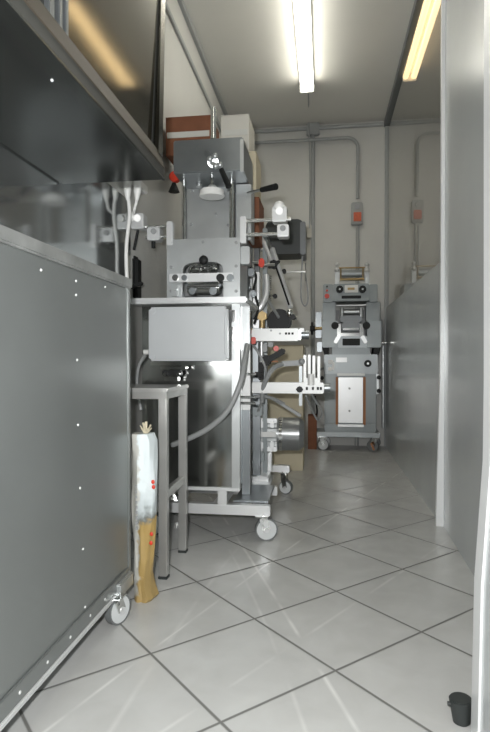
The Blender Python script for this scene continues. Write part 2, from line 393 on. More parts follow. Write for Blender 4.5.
# ------------------------------------------------------------------ castor helper
def caster(parent, x, y, r, htop, tilt=0, name='caster', wm='wheel', w=.035, spin=0.0):
    c = MB(); c.box(x-.035, x+.035, y-.035, y+.035, htop-.008, htop, .002)
    d = Vector((math.cos(spin), math.sin(spin), 0)); side = Vector((-d.y, d.x, 0))
    ax = Vector((x, y, r)) + d*r*.35
    for sgn in (-1, 1):
        o = side*(w/2+.006)*sgn
        c.bar(ax+o, Vector((x, y, htop-.01))+o, .006, r*.7)
    c.bar(Vector((x, y, htop-.012))-side*(w/2+.009), Vector((x, y, htop-.012))+side*(w/2+.009), .012, r*.7)
    k = c.build(name, 'chrome', parent)
    wl = MB(); wl.cyl(ax-side*w/2, ax+side*w/2, r, n=28, bev=r*.12)
    wo = wl.build('wheel', wm, k)
    ty = MB(); ty.ring(ax, side, r+.0005, r*.2, w*.9, 32); ty.build('tyre', 'wheel_tyre', k)
    h = MB(); h.cyl(ax-side*(w/2+.012), ax+side*(w/2+.012), r*.22, n=14); h.build('axle', 'alu', k)
    return k
# ------------------------------------------------------------------ long steel cabinet, left foreground
XC, YC1 = -.785, 2.17
cab = thing('steel_cabinet', (-.95, .6, 0), 'long grey sheet steel cabinet on castors filling the left foreground', 'cabinet')
MB().box(XL+.03, XC, -1.2, YC1, .115, 1.288, .004).build('body', 'cabinet_steel', cab)
MB().box(XL+.02, XC+.012, -1.2, YC1+.012, 1.288, 1.33, .006).build('worktop', 'cabinet_rim', cab)
MB().box(XC, XC+.008, -1.2, YC1-.03, .115, .165, .002).build('bottom_rail', 'cabinet_steel', cab)
m_ = MB(); m_.box(XC-.02, XC+.014, -1.2, YC1-.02, .10, .116, .003); m_.build('bottom_edge', 'alu', cab)
m_ = MB(); m_.box(XC-.02, XC+.004, YC1-.02, YC1+.006, .115, 1.288, .003); m_.build('corner_post', 'cabinet_steel', cab)
def face_pt(u, v):
    r = ray(u, v); t = XC/r[0]; return Vector((XC, r[1]*t, 1+r[2]*t))
for (u, v) in [(41, 270), (76, 281), (105, 287), (76, 295), (77, 360), (78, 425), (80, 488), (83, 549), (85, 607)]:
    p = face_pt(u, v); MB().cyl(p, p+Vector((.003, 0, 0)), .0048, .003, 12).build('screw', 'alu_white', cab)
for (u, v) in [(17, 694), (45, 665), (68, 640), (88, 619), (103, 602), (116, 590)]:
    p = face_pt(u, v); p.z = .14; MB().cyl(p+Vector((.007, 0, 0)), p+Vector((.010, 0, 0)), .006, .004, 12).build('screw', 'alu_white', cab)
caster(cab, XC+.005, 1.99, .056, .112, name='caster', wm='wheel', w=.03, spin=1.2)
caster(cab, XL+.08, 2.05, .052, .10, wm='wheel_tyre', w=.03, spin=1.2)
caster(cab, XC-.03, -1.1, .052, .10, wm='wheel_tyre', w=.03, spin=1.2)
caster(cab, XL+.08, -1.1, .052, .10, wm='wheel_tyre', w=.03, spin=1.2)
m_ = MB(); m_.box(XC-.015, XC+.022, YC1-.16, YC1-.01, .09, .145, .006); m_.build('caster_bracket', 'machined', cab)
# ------------------------------------------------------------------ wall cabinet / hood above
XH, YH, ZH = -.640, 2.195, 1.733
hd = thing('wall_cabinet', (-.9, .6, ZH), 'stainless steel wall cabinet overhead at the upper left', 'wall cabinet')
MB().box(XL+.02, XH-.045, -1.2, YH, ZH+.02, 3.0, .003).build('body', 'hood_steel', hd)
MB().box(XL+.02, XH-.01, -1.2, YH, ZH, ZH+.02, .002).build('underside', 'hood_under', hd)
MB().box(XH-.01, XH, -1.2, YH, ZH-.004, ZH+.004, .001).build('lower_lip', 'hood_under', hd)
MB().box(XH-.012, XH-.004, -1.2, YH, ZH+.004, ZH+.045, .001).build('recess_strip', 'recess', hd)
MB().prism([(XH-.045, ZH+.045), (XH, ZH+.045), (XH-.02, ZH+.11), (XH-.045, ZH+.11)], -1.2, YH, 'y').build('front_rail', 'hood_rail', hd)
def hood_y(u): r = ray(u, 30); t = (XH-.03)/r[0]; return r[1]*t
ya, yb_, yc, yd = hood_y(28), hood_y(46), hood_y(56), hood_y(68)
MB().prism([(XH-.06, ZH+.11), (XH-.034, ZH+.11), (XH-.034+.036, 2.6), (XH-.034+.036, 3.0), (XH-.06, 3.0)], yd, YH-.075).build('sliding_door', 'hood_steel', hd)
MB().box(XH-.045, XH-.03, -1.2, ya-.05, ZH+.11, 3.0, .003).build('sliding_door', 'hood_steel', hd)
MB().box(XH-.046, XH-.040, ya-.05, yd, ZH+.11, 3.0).build('door_gap', 'dark_gap', hd)
for ua, ub in ((48, 53.5), (58, 61.5), (64.5, 67.5)): MB().box(XH-.045, XH-.026, hood_y(ua), hood_y(ub), ZH+.11, 3.0, .002).build('door_stile', 'machined_dark', hd)
MB().prism([(XH-.06, ZH+.11), (XH-.036, ZH+.11), (XH+.0, 2.6), (XH+.0, 3.0), (XH-.06, 3.0)], YH-.075, YH-.055).build('door_seal', 'dark_gap', hd)
MB().prism([(XH-.06, ZH+.09), (XH-.010, ZH+.09), (XH+.006, 2.6), (XH+.006, 3.0), (XH-.06, 3.0)], YH-.055, YH).build('end_post', 'hood_steel', hd)
def under_pt(u, v): r = ray(u, v); t = (ZH-1)/r[2]; return Vector((r[0]*t, r[1]*t, ZH))
p = under_pt(52, 80); MB().cyl(p, p-Vector((0, 0, .004)), .0045, .003, 12).build('screw', 'alu_white', hd)
# ------------------------------------------------------------------ white plugs and cords at the wall
for i, (u, v, u2, lab) in enumerate([(127.5, 184, 127.5, 'white plug with long white cord hanging below the wall cabinet, nearest the wall'),
                                     (137.5, 184, 135, 'white plug with short cord hanging below the wall cabinet, beside the long cord')]):
    Y = 2.9
    t = thing('power_plug', at(u, v, Y), lab, 'plug', 'white plugs below the wall cabinet')
    a = at(u, v-8, Y); b = at(u, v+7, Y); c2 = at(u+.4-i, v+16, Y)
    m_ = MB(); m_.cyl(b, a, .020, .025, 18, .004); m_.cyl(c2, b, .010, .020, 14); m_.build('body', 'white_plastic', t)
    if i == 0: pts = [at(128, 196, Y), at(129.5, 215, Y), at(126.5, 245, Y), at(126.5, 270, Y), at(128.5, 300, Y+.02)]
    else: pts = [at(137, 198, Y), at(136, 204, Y), at(134.5, 209, Y), at(134, 213, Y+.03)]
    MB().tube(pts, .010 if i == 0 else .008).build('cord', 'white_plastic', t)
sr = tag(MB().box(XL+.013, XL+.05, 2.5, 3.24, Z(176, 2.9, 130), Z(176, 2.9, 130)+.05, .006).build('socket_rail', 'white_plastic'), 'socket strip on the steel wall lining above the white plugs', 'socket strip')
for i, (u, v, lab) in enumerate([(145, 187, 'red connector hanging beside the white plugs'), (174, 176, 'red connector above a black cone, left of the big press block')]):
    Y = 3.45
    t = thing('red_connector', at(u, v, Y), lab, 'connector', 'red connectors behind the machine')
    MB().cyl(at(u, v, Y), at(u, v, Y)+Vector((0, .05, 0)), .034, n=20, bev=.006).build('body', 'red_plastic', t)
    MB().tube([at(u, v-3, Y+.03), at(u+3, v-10, Y+.1), at(u+4, v-25, Y+.2)], .010).build('cord', 'carton_brown' if i == 0 else 'black_plastic', t)
    if i: MB().cyl(at(u, v+16, Y+.02), at(u, v+7, Y+.02), .036, .012, 16).build('cone', 'black_plastic', t)
# ------------------------------------------------------------------ steel stool / stand
st = thing('steel_stool', (-.92, 2.72, 0), 'small square tube steel stand between cabinet and machine', 'stand')
sx0, sx1, sy0, sy1, sh, tw = -1.07, -.705, 2.44, 2.83, .872, .040
for (x, y) in ((sx1-tw, sy0), (sx1-tw, sy1-tw), (sx0, sy0), (sx0, sy1-tw)):
    l = MB().box(x, x+tw, y, y+tw, .012, sh-.045, .004).build('leg', 'stool_steel', st)
    MB().box(x-.002, x+tw+.002, y-.002, y+tw+.002, 0, .012, .002).build('foot_cap', 'rubber', l)
MB().box(sx0-.005, sx1+.006, sy0-.008, sy1+.006, sh-.018, sh, .004).build('top', 'stool_top', st)
m_ = MB(); m_.box(sx0, sx1, sy0, sy0+.03, sh-.05, sh-.018, .003); m_.box(sx0, sx1, sy1-.03, sy1, sh-.05, sh-.018, .003)
m_.box(sx1-.03, sx1, sy0, sy1, sh-.05, sh-.018, .003); m_.box(sx0, sx0+.03, sy0, sy1, sh-.05, sh-.018, .003); m_.build('apron', 'stool_steel', st)
MB().box(sx1-tw+.005, sx1-.005, sy0+tw, sy1-tw, .36, .40, .003).build('stretcher', 'stool_steel', st)
MB().box(sx0+.005, sx0+tw-.005, sy0+tw, sy1-tw, .36, .40, .003).build('stretcher', 'stool_steel', st)
# ------------------------------------------------------------------ folded film bag standing beside cabinet
bg = thing('film_bag', (X(144, 2.25), 2.25, 0), 'tall crumpled white plastic bag with mustard bottom beside the steel cabinet', 'bag')
def bag():
    t = bmesh.new(); rows = []; Yc = 2.25
    prof = [(601, 135, 155), (594, 135, 157), (584, 136, 153.5), (572, 136, 151.5), (555, 135, 154), (520, 133, 156), (490, 132, 157), (460, 132, 156.5), (440, 132, 156), (433, 132, 153)]
    zs = []
    for v, a, b in prof: zs.append((max(.0, Z(v, Yc, 144)), X(a, Yc), X(b, Yc)))
    zs[0] = (0.0, zs[0][1], zs[0][2])
    sm = []
    for (z0, a0, b0), (z1, a1, b1) in zip(zs, zs[1:]):
        for k in range(5): f = k/5; sm.append((z0+(z1-z0)*f, a0+(a1-a0)*f, b0+(b1-b0)*f))
    sm.append(zs[-1])
    n = 28
    for i, (z, a, b) in enumerate(sm):
        cx, rx = (a+b)/2, (b-a)/2; ry = .05 if z > .1 else .06
        R = []
        for k in range(n):
            th = 2*math.pi*k/n
            w = 1+.07*math.sin(th*5+z*9)+.05*math.sin(th*9-z*14)
            R.append(t.verts.new((cx+rx*w*math.cos(th)*(1 if abs(math.cos(th)) < .9 else .97), Yc+ry*w*math.sin(th), z)))
        rows.append(R)
    for A, B in zip(rows, rows[1:]):
        for k in range(n): t.faces.new((A[k], A[(k+1) % n], B[(k+1) % n], B[k]))
    t.faces.new(rows[0][::-1]); t.faces.new(rows[-1])
    m = MB(); m._add(t); return m
bag().build('film', 'bag_film', bg)
m_ = MB(); q = at(146, 435, 2.25)
for k in range(7):
    a = k*.9; m_.bar(q, q+Vector((.025*math.cos(a), .02*math.sin(a), .03+.012*(k % 3))), .010, .003)
m_.build('tied_top', 'carton_cream', bg)
for (u, v) in [(153, 482), (153.5, 487), (151.5, 534), (151, 543)]:
    MB().ball(at(u, v, 2.212), .0075, (1, .5, 1.2)).build('print_spot', 'red_plastic', bg)
for k in range(9):
    MB().box(X(135.4, 2.2), X(137.4, 2.2), 2.198, 2.204, Z(488+k*5.2, 2.2, 136), Z(485+k*5.2, 2.2, 136)).build('print_mark', 'dim_plastic', bg)
# ------------------------------------------------------------------ main machine
Y0 = 3.05
mm = thing('filling_press', (X(190, 3.2), 3.25, 0), 'tall steel packing press on castors with grey control box, middle of the room', 'machine')
WHOLE = {'motor', 'knob_cluster', 'latch_rail', 'motor_flange', 'air_hose', 'slide', 'strut', 'base_frame', 'table_front', 'knob', 'x_'}
def clusters(bm):                                        # separate pieces that do not touch
    bm.verts.index_update(); seen = set(); isl = []
    for v0 in bm.verts:
        if v0.index in seen: continue
        st_ = [v0]; seen.add(v0.index); g = []
        while st_:
            v = st_.pop(); g.append(v)
            for e in v.link_edges:
                o = e.other_vert(v)
                if o.index not in seen: seen.add(o.index); st_.append(o)
        lo = [min(v.co[k] for v in g) for k in range(3)]; hi = [max(v.co[k] for v in g) for k in range(3)]
        isl.append([set(v.index for v in g), lo, hi])
    ch = True
    while ch:
        ch = False
        for i in range(len(isl)):
            for j in range(i+1, len(isl)):
                A, B = isl[i], isl[j]
                if all(A[1][k] <= B[2][k]+.004 and B[1][k] <= A[2][k]+.004 for k in range(3)):
                    isl[i] = [A[0] | B[0], [min(a, c) for a, c in zip(A[1], B[1])], [max(a, c) for a, c in zip(A[2], B[2])]]
                    isl.pop(j); ch = True; break
            if ch: break
    return [c[0] for c in isl]
def P(name, m, f, parent=None, label=None):
    b = MB(); f(b)
    if name not in WHOLE:
        cl = clusters(b.bm)
        if 1 < len(cl) < 9:
            first = None
            for c in cl:
                n = MB(); t = b.bm.copy(); t.verts.ensure_lookup_table()
                bmesh.ops.delete(t, geom=[v for v in t.verts if v.index not in c], context='VERTS'); n._add(t)
                o = n.build(name, m, parent or mm, label=label); first = first or o
            b.bm.free(); return first
    return b.build(name, m, parent or mm, label=label)
def pcyl(b, u, v0, v1, Y, r, **k): b.cyl(at(u, v1, Y), at(u, v0, Y), r, **k)
def hcyl(b, u0, u1, v, Y, r, **k): p, q = at(u0, v, Y), at(u1, v, Y); q.z = p.z; b.cyl(p, q, r, **k)
def ycyl(b, u, v, Y, dep, r, **k): p = at(u, v, Y); b.cyl(p, p+Vector((0, dep, 0)), r, **k)
XRB = X(240, Y0)      # right side of body
zb0, zb1 = Z(488, Y0, 210), Z(303, Y0, 200)
xl = X(142, Y0)
P('body', 'body_steel', lambda b: b.box(xl, XRB-.04, Y0, Y0+.42, zb0, zb1, .003))
P('corner_post', 'machined', lambda b: b.box(XRB-.045, XRB, Y0-.012, Y0+.03, zb0, zb1, .003))
P('side_panel', 'mirror_steel', lambda b: b.box(XRB-.04, XRB-.012, Y0+.03, Y0+.42, zb0, zb1, .002))
P('bottom_lip', 'alu', lambda b: b.box(xl, XRB, Y0-.014, Y0+.0, zb0-.012, zb0+.006, .002))
# base frame
zf0, zf1 = Z(515, 3.03, 230), Z(505, 3.03, 230)
xr = X(270, 3.03)
P('base_frame', 'alu', lambda b: (b.box(xl, xr, 3.03, 3.08, zf0, zf1, .004), b.box(xl, xr, 3.50, 3.55, zf0, zf1, .004),
    b.box(xr-.33, xr-.28, 3.08, 3.50, zf0, zf1, .004), b.box(xl, xl+.05, 3.08, 3.50, zf0, zf1, .004)))
P('base_post', 'alu', lambda b: (b.box(X(218, 3.05), X(227, 3.05), 3.035, 3.075, zf1, zb0, .003), b.box(xl+.02, xl+.06, 3.05, 3.09, zf1, zb0, .003),
    b.box(X(218, 3.05), X(227, 3.05), 3.41, 3.45, zf1, zb0, .003), b.box(xl+.02, xl+.06, 3.41, 3.45, zf1, zb0, .003)))
P('drip_tray', 'machined_dark', lambda b: b.box(XRB-.045, xr-.015, 3.09, 3.5, zf1, zf1+.012, .003))
for (x, y) in ((xr-.045, 3.055), (xl+.04, 3.055), (xr-.045, 3.525), (xl+.04, 3.525)):
    if y < 3.3 or x < -.5:
        caster(mm, x, y, .062, zf0, w=.04, spin=.25)
# rear pillar at right of the body
P('pillar', 'machined', lambda b: b.box(X(241, 3.2), X(249.5, 3.2), 3.2, 3.26, Z(350, 3.2, 245), zb1, .004))
P('pillar_profile', 'alu_white', lambda b: b.box(X(242, 3.22), X(250, 3.22), 3.22, 3.27, Z(410, 3.22, 245), Z(350, 3.22, 245), .003))
P('pillar_foot', 'machined_dark', lambda b: b.box(X(242, 3.22), X(250, 3.22), 3.22, 3.27, zf1+.014, Z(410, 3.22, 245), .003))
for v in (374, 397, 403): P('pipe', 'chrome', lambda b, v=v: hcyl(b, 236, 256, v, 3.18, .008, n=10))
# table top
P('table_top', 'alu', lambda b: b.box(X(128, 2.97), X(247, 2.97), 2.97, 3.5, Z(303, 2.97, 200), Z(297, 2.97, 200), .008))
ztt = Z(297, 2.97, 200)
# control box
cbx = P('control_box', 'grey_plastic', lambda b: pbox(b, 148, 227, 306.5, 361, 2.90, .07, .014))
P('box_rear', 'dim_plastic', lambda b: pbox(b, 150, 226, 308.5, 360, 2.97, .08, .006), cbx)
for (u, v) in ((152.5, 311), (223, 311), (152.5, 357), (223, 357)):
    P('lid_screw', 'grey_plastic', lambda b: ycyl(b, u, v, 2.894, .012, .017, n=18, bev=.003), cbx)
P('box_bracket', 'chrome', lambda b: (pbox(b, 150, 236, 362, 365.5, 3.0, .03, .002)))
P('latch', 'black_plastic', lambda b: pbox(b, 162, 181, 370, 376, 2.97, .04, .006))
P('latch_rail', 'chrome', lambda b: (pbox(b, 160, 184, 366.5, 369.5, 2.96, .05, .003), pbox(b, 164, 178, 377, 381, 2.96, .05, .003), ycyl(b, 183, 368, 2.95, .06, .014, n=14), ycyl(b, 165, 374, 2.95, .04, .010, n=12), ycyl(b, 178, 374, 2.95, .04, .010, n=12)))
P('cable_gland', 'white_plastic', lambda b: hcyl(b, 144, 149, 352, 2.98, .014, n=14))
P('gauge_strip', 'chrome', lambda b: (pbox(b, 229, 235, 310, 322, 3.02, .03, .002), pbox(b, 229.5, 234.5, 327, 341, 3.02, .03, .004)))
P('hose', 'cable_grey', lambda b: b.tube([at(247, 345, 3.16), at(244.5, 362, 3.05), at(240, 384, 2.98), at(228, 410, 2.97), at(210, 427, 2.98), at(190, 438, 3.0), at(172, 445, 3.035)], .015, n=12))
P('cable', 'cable_grey', lambda b: b.tube([at(146, 353, 3.0), at(139, 366, 3.02), at(137, 384, 3.04), at(141, 410, 3.05)], .009, n=8))
# lower head: front plate with arched opening
yh = Y0
def head_plate(b):
    def ZZ(v): return Z(v, yh, 203)
    def XX(u): return X(u, yh)
    pts = [(XX(167), ztt), (XX(167), ZZ(238.5)), (XX(240), ZZ(238.5)), (XX(240), ztt), (XX(223.5), ztt)]
    cx, rx = XX(203), XX(223.5)-XX(203); top = ZZ(262); sh_ = ZZ(275)
    pts += [(cx+rx*math.cos(a)**.5 if math.cos(a) > 0 else cx-rx*(-math.cos(a))**.5, sh_+(top-sh_)*math.sin(a)**.6) for a in [math.pi*k/12 for k in range(1, 12)]]
    pts += [(XX(182.5), ztt)]
    b.prism(pts, yh, yh+.035)
P('head_plate', 'machined', head_plate)
for (u, v) in ((170.5, 242.5), (203, 242), (236, 242.5), (171, 267), (236, 266), (203, 256), (171, 291), (236, 291)):
    P('bolt', 'dim_plastic', lambda b: ycyl(b, u, v, yh-.008, .02, .009, n=12))
P('head_rear', 'dim_plastic', lambda b: pbox(b, 170, 238, 240, 296, yh+.30, .03, .004))
P('head_side', 'machined', lambda b: (b.box(X(167, yh), X(167, yh)+.03, yh+.035, yh+.3, ztt, Z(240, yh, 203), .003), b.box(X(240, yh)-.03, X(240, yh), yh+.035, yh+.3, ztt, Z(240, yh, 203), .003)))
P('cross_bar', 'alu', lambda b: pbox(b, 169, 233, 273, 281.5, yh-.045, .028, .004))
for u, m, r in ((175, 'chrome', .018), (184, 'machined_dark', .016), (220, 'black_plastic', .022), (230, 'machined_dark', .02)):
    P('bar_knob', m, lambda b: ycyl(b, u, 277.5, yh-.06, .02, r, n=18, bev=.003))
P('clamp_screw', 'black_plastic', lambda b: b.ball(at(203.5, 260, yh-.02), .026, (1, .6, 1)))
P('roller', 'chrome', lambda b: (hcyl(b, 188, 220, 288, yh+.03, .035, n=24, bev=.004), hcyl(b, 190, 218, 268, yh+.08, .030, n=24)))
P('die_ring', 'chrome', lambda b: (b.ring(at(195, 271, yh-.004), (0, 1, 0), .036, .010, .03), b.ring(at(213, 270, yh-.004), (0, 1, 0), .034, .010, .03)))
P('die_block', 'machined_dark', lambda b: (pbox(b, 186, 200, 283, 286.5, yh+.0, .05, .004), pbox(b, 204, 221, 283.5, 287, yh+.0, .05, .004), ycyl(b, 192, 291, yh-.02, .05, .02, n=16), ycyl(b, 213, 291, yh-.02, .05, .022, n=16)))
P('side_clamp', 'machined', lambda b: (pbox(b, 171, 178, 285, 296, yh-.04, .04, .006), ycyl(b, 174.5, 288, yh-.06, .03, .014, n=14)))
P('right_block', 'machined', lambda b: pbox(b, 240.5, 249.5, 246, 264, yh+.02, .08, .005))
# upper head
P('back_plate', 'machined', lambda b: pbox(b, 187, 234, 176, 239, 3.28, .03, .003))
for (u, v) in ((192, 190), (216, 214), (191, 224), (228, 225), (228, 191)):
    P('bolt', 'dim_plastic', lambda b: ycyl(b, u, v, 3.272, .02, .009, n=10))
P('side_plate', 'machined', lambda b: (b.box(X(236, 3.22), X(251, 3.22), 3.22, 3.25, Z(239, 3.2), Z(183, 3.2, 243), .003), b.box(X(251, 3.22)-.014, X(251, 3.22), 3.25, 3.38, Z(239, 3.2), Z(183, 3.2, 243), .003)))
for u in (184, 231.5): P('guide_rod', 'chrome', lambda b: pcyl(b, u, 168, 240, 3.12, .0135, n=18))
P('top_block', 'machined_dark', lambda b: pbox(b, 173.5, 243, 138.5, 172, 3.0, .42, .006))
P('top_block_edge', 'machined', lambda b: pbox(b, 240, 243.6, 139, 171, 2.995, .02, .002))
P('spindle', 'chrome', lambda b: (pcyl(b, 213.5, 108, 139, 3.15, .017, n=18), pcyl(b, 212, 166, 190, 3.06, .011, n=14)))
P('spindle_head', 'machined_dark', lambda b: (b.bar(at(206, 152, 2.97), at(213, 160, 2.96), .035, .03, .005)))
P('knob_cluster', 'machined', lambda b: (b.ball(at(210, 159, 2.95), .016), b.ball(at(215, 156, 2.94), .015), b.ball(at(215.5, 166, 2.94), .017), b.ball(at(220, 165, 2.94), .016), b.cyl(at(213, 162, 2.96), at(213, 162, 3.0), .03, n=18), b.cyl(at(211, 163, 2.965), at(221, 166, 2.94), .01)))
P('crank_handle', 'black_plastic', lambda b: (b.cyl(at(221, 169, 2.93), at(229, 187, 2.90), .013, .017, n=16, bev=.003)))
P('press_disc', 'white_plastic', lambda b: (b.cyl(at(212, 197, 3.06), at(212, 190, 3.06), .072, .066, n=36, bev=.005)))
P('disc_hub', 'machined', lambda b: b.cyl(at(212, 190, 3.06), at(212, 186, 3.06), .024, n=18))
P('small_post', 'machined', lambda b: (pcyl(b, 199, 178, 187, 3.2, .018, n=14), b.box(X(198, 3.2), X(201, 3.2), 3.19, 3.28, Z(180, 3.2), Z(177, 3.2))))
lv = P('lever', 'chrome', lambda b: b.cyl(at(248, 193, 3.2), at(262, 189.5, 3.1), .008, n=12))
P('lever_grip', 'black_plastic', lambda b: b.cyl(at(261, 190, 3.11), at(276.5, 186.5, 3.02), .014, .018, n=16, bev=.004), lv)
# side arms with spools
def arm(sgn, ue, ub, uarm, v1, v2, blocks):
    P('arm_plate', 'alu', lambda b: pbox(b, ue, ue+6, v1-5, v1+22 if sgn > 0 else v1+19, 3.04, .05, .004))
    P('arm_rod', 'chrome', lambda b: (hcyl(b, ub, uarm, v1, 3.07, .010, n=12), hcyl(b, ub, uarm-sgn*6, v2, 3.07, .010, n=12)))
    for (a, c, d, e, kind) in blocks:
        k = P('arm_block', 'alu', lambda b: pbox(b, a, c, d, e, 3.03, .08, .005))
        if kind: P('spool', 'white_plastic', lambda b: (b.ball(at((a+c)/2 if sgn > 0 else a+.5, d+.5 if sgn > 0 else d+4, 3.04), .030, (1, 1, 1.0)), b.cyl(at((a+c)/2, d+5, 3.01), at((a+c)/2, d+5, 3.03), .02)), k)
        else: P('pin', 'dim_plastic', lambda b: (ycyl(b, (a+c)/2, d+4, 3.02, .02, .016, n=14)), k)
arm(1, 240, 243, 291, 221, 235, [(272, 286.5, 206, 221.5, 1), (277, 288.5, 224, 236.5, 0)])
arm(-1, 166.5, 172, 140, 226, 236.5, [(131, 143.5, 213, 228.5, 1), (147, 159.5, 227, 240, 0)])
P('pin', 'black_plastic', lambda b: (pcyl(b, 153.5, 240, 248, 3.07, .012, n=12), b.cyl(at(138, 230, 3.07), at(134, 250, 3.07), .008)))
P('rear_column', 'machined_dark', lambda b: b.box(X(182, 3.4), X(236, 3.4), 3.40, 3.46, ztt, Z(172, 3.4, 210), .004))
P('black_lever', 'black_plastic', lambda b: (b.bar(at(129, 288, 3.02), at(143, 283, 3.02), .03, .02, .006), b.box(X(129, 3.1), X(137, 3.1), 3.1, 3.2, ztt, Z(255, 3.1, 132), .02)))
# ------------------------------------------------------------------ second machine behind (feeder with beams and motor)
fm = thing('feeder_machine', (X(262, 4.0), 4.0, 0), 'feeder machine with white beams and finned motor behind the packing press', 'machine')
def Q(name, m, f, parent=None, label=None): return P(name, m, f, parent or fm, label)
Q('column', 'alu', lambda b: b.box(X(253, 3.75), X(259.5, 3.75), 3.75, 3.81, Z(328, 3.75, 255), Z(272, 3.75, 255), .004))
Q('column_base', 'machined_dark', lambda b: b.box(X(252.5, 3.75), X(260, 3.75), 3.75, 3.815, .17, Z(328, 3.75, 255), .004))
Q('column', 'machine_paint', lambda b: b.box(X(262.5, 3.85), X(267, 3.85), 3.85, 3.9, .17, Z(228, 3.85, 264), .004))
Q('post', 'frame_dark', lambda b: b.box(X(254, 4.1), X(259, 4.1), 4.1, 4.16, .17, Z(240, 4.1, 254), .004))
Q('base_bar', 'alu', lambda b: (pbox(b, 252, 289.5, 465.5, 472, 4.12, .06, .004), b.box(X(250, 3.7), X(257, 3.7), 3.7, 4.14, Z(472, 4.12, 270), Z(465.5, 4.12, 270), .004), b.box(X(250, 3.7), X(268, 3.7), 3.72, 3.9, Z(472, 4.12, 270), Z(465.5, 4.12, 270), .004)))
zq = Z(472, 4.12, 270)
caster(fm, X(284, 4.16), 4.15, .05, zq, w=.04, spin=-.3); caster(fm, X(254, 4.15), 4.15, .05, zq, w=.04, spin=2.5)
caster(fm, X(260, 3.75), 3.75, .05, zq, w=.04, spin=2.5)
Q('base_plate', 'machined', lambda b: b.box(X(243, 3.62), X(270, 3.62), 3.62, 3.95, .165, .18, .004))
b1 = Q('beam', 'alu_white', lambda b: pbox(b, 248.5, 299, 328.5, 341, 3.5, .09, .006))
Q('beam_end', 'machined', lambda b: pbox(b, 297.5, 301, 330, 340, 3.515, .06, .004), b1)
Q('beam_tab', 'alu_white', lambda b: pbox(b, 299, 304, 328, 332, 3.53, .05, .003), b1)
Q('roller_end', 'machined_dark', lambda b: hcyl(b, 301, 309, 335, 3.56, .028, n=20), b1)
for u, v, r in ((271, 330.5, .007), (280, 333.5, .007)): Q('screw', 'dim_plastic', lambda b: ycyl(b, u, v, 3.492, .012, r, n=10), b1)
for u in (286, 289, 292.5): Q('black_mark', 'black_plastic', lambda b: pbox(b, u-1.1, u+1.1, 332.4, 334.6, 3.496, .008, .001), b1)
Q('red_tag', 'red_plastic', lambda b: (pbox(b, 248.5, 251, 330, 334, 3.48, .02, .002), pbox(b, 250.5, 255.5, 337, 344, 3.47, .03, .005)))
Q('yellow_tag', 'brass', lambda b: (pbox(b, 247, 252, 328, 330, 3.485, .02, .002), pbox(b, 248, 251, 335, 339, 3.485, .02, .002)))
b2 = Q('beam', 'alu_white', lambda b: pbox(b, 251, 324, 382.5, 393.5, 3.55, .08, .006))
Q('roller_end', 'machined_dark', lambda b: hcyl(b, 324, 330, 388, 3.6, .03, n=20), b2)
Q('knob', 'black_plastic', lambda b: (ycyl(b, 299.5, 389.5, 3.52, .03, .02, n=8), b.box(X(296, 3.53), X(303, 3.53), 3.53, 3.54, Z(390.5, 3.53, 300), Z(388.5, 3.53, 300))), b2)
for u in (307, 313, 318, 321): Q('black_mark', 'black_plastic', lambda b: pbox(b, u-1.2, u+1.0, 387, 390, 3.546, .006, .001), b2)
for u, v0 in ((305, 355), (309.5, 354.5), (314, 355.5), (319, 356)):
    Q('guide_finger', 'alu_white', lambda b: pbox(b, u-1.6, u+1.2, v0, 383, 3.57, .035, .003), b2)
Q('finger_block', 'alu_white', lambda b: (pbox(b, 304, 320, 378, 384, 3.56, .06, .004)), b2)
Q('finger_roll', 'white_plastic', lambda b: pcyl(b, 311, 374, 385, 3.55, .022, n=18), b2)
Q('side_finger', 'machine_light', lambda b: pbox(b, 299, 302.3, 366, 406, 3.60, .02, .003))
Q('link_bar', 'cable_grey', lambda b: (b.bar(at(281, 364, 3.6), at(303, 362.5, 3.6), .03, .035, .006), b.bar(at(272, 398, 3.7), at(301, 416, 3.7), .035, .02, .004), b.ball(at(302, 361.5, 3.58), .022)))
Q('air_hose', 'cable_grey', lambda b: b.tube([at(262, 402, 3.6), at(263, 388, 3.56), at(269, 374, 3.53), at(275, 367, 3.55), at(283, 364, 3.6)], .016))
Q('air_hose', 'cable_grey', lambda b: b.tube([at(250, 398, 3.6), at(262, 396, 3.6), at(274, 399, 3.65), at(284, 404, 3.7)], .012))
Q('air_hose', 'cable_grey', lambda b: b.tube([at(312, 395, 3.62), at(316, 402, 3.7), at(322, 412, 3.8), at(318, 420, 3.9), at(312, 410, 3.8), at(306, 396, 3.62)], .007))
Q('sensor_block', 'dim_plastic', lambda b: (pbox(b, 262, 267, 344, 352, 3.6, .06, .006), pbox(b, 268, 273, 342, 347, 3.7, .05, .004)))
Q('spool_arm', 'machined', lambda b: (b.bar(at(252, 318, 3.62), at(262, 300, 3.7), .018, .02, .004), b.bar(at(268, 300, 3.72), at(279, 318, 3.8), .016, .02, .004)))
Q('spring', 'chrome', lambda b: b.tube([at(270+1.2*math.sin(k*1.57), 276+k*.55, 3.74+.01*math.cos(k*1.57)) for k in range(48)], .0035, n=6, sm=2))
Q('air_hose', 'black_plastic', lambda b: b.tube([at(250, 268, 3.6), at(256, 276, 3.58), at(254, 290, 3.6), at(258, 308, 3.6), at(254, 324, 3.6)], .008, n=8))
Q('air_hose', 'cable_grey', lambda b: b.tube([at(252, 345, 3.62), at(258, 352, 3.6), at(266, 372, 3.62), at(262, 400, 3.68), at(256, 416, 3.75)], .009, n=8))
Q('lower_bracket', 'machine_paint', lambda b: (pbox(b, 250, 262, 405, 416, 3.72, .1, .005), pbox(b, 252, 264, 452, 462, 3.8, .12, .005)))
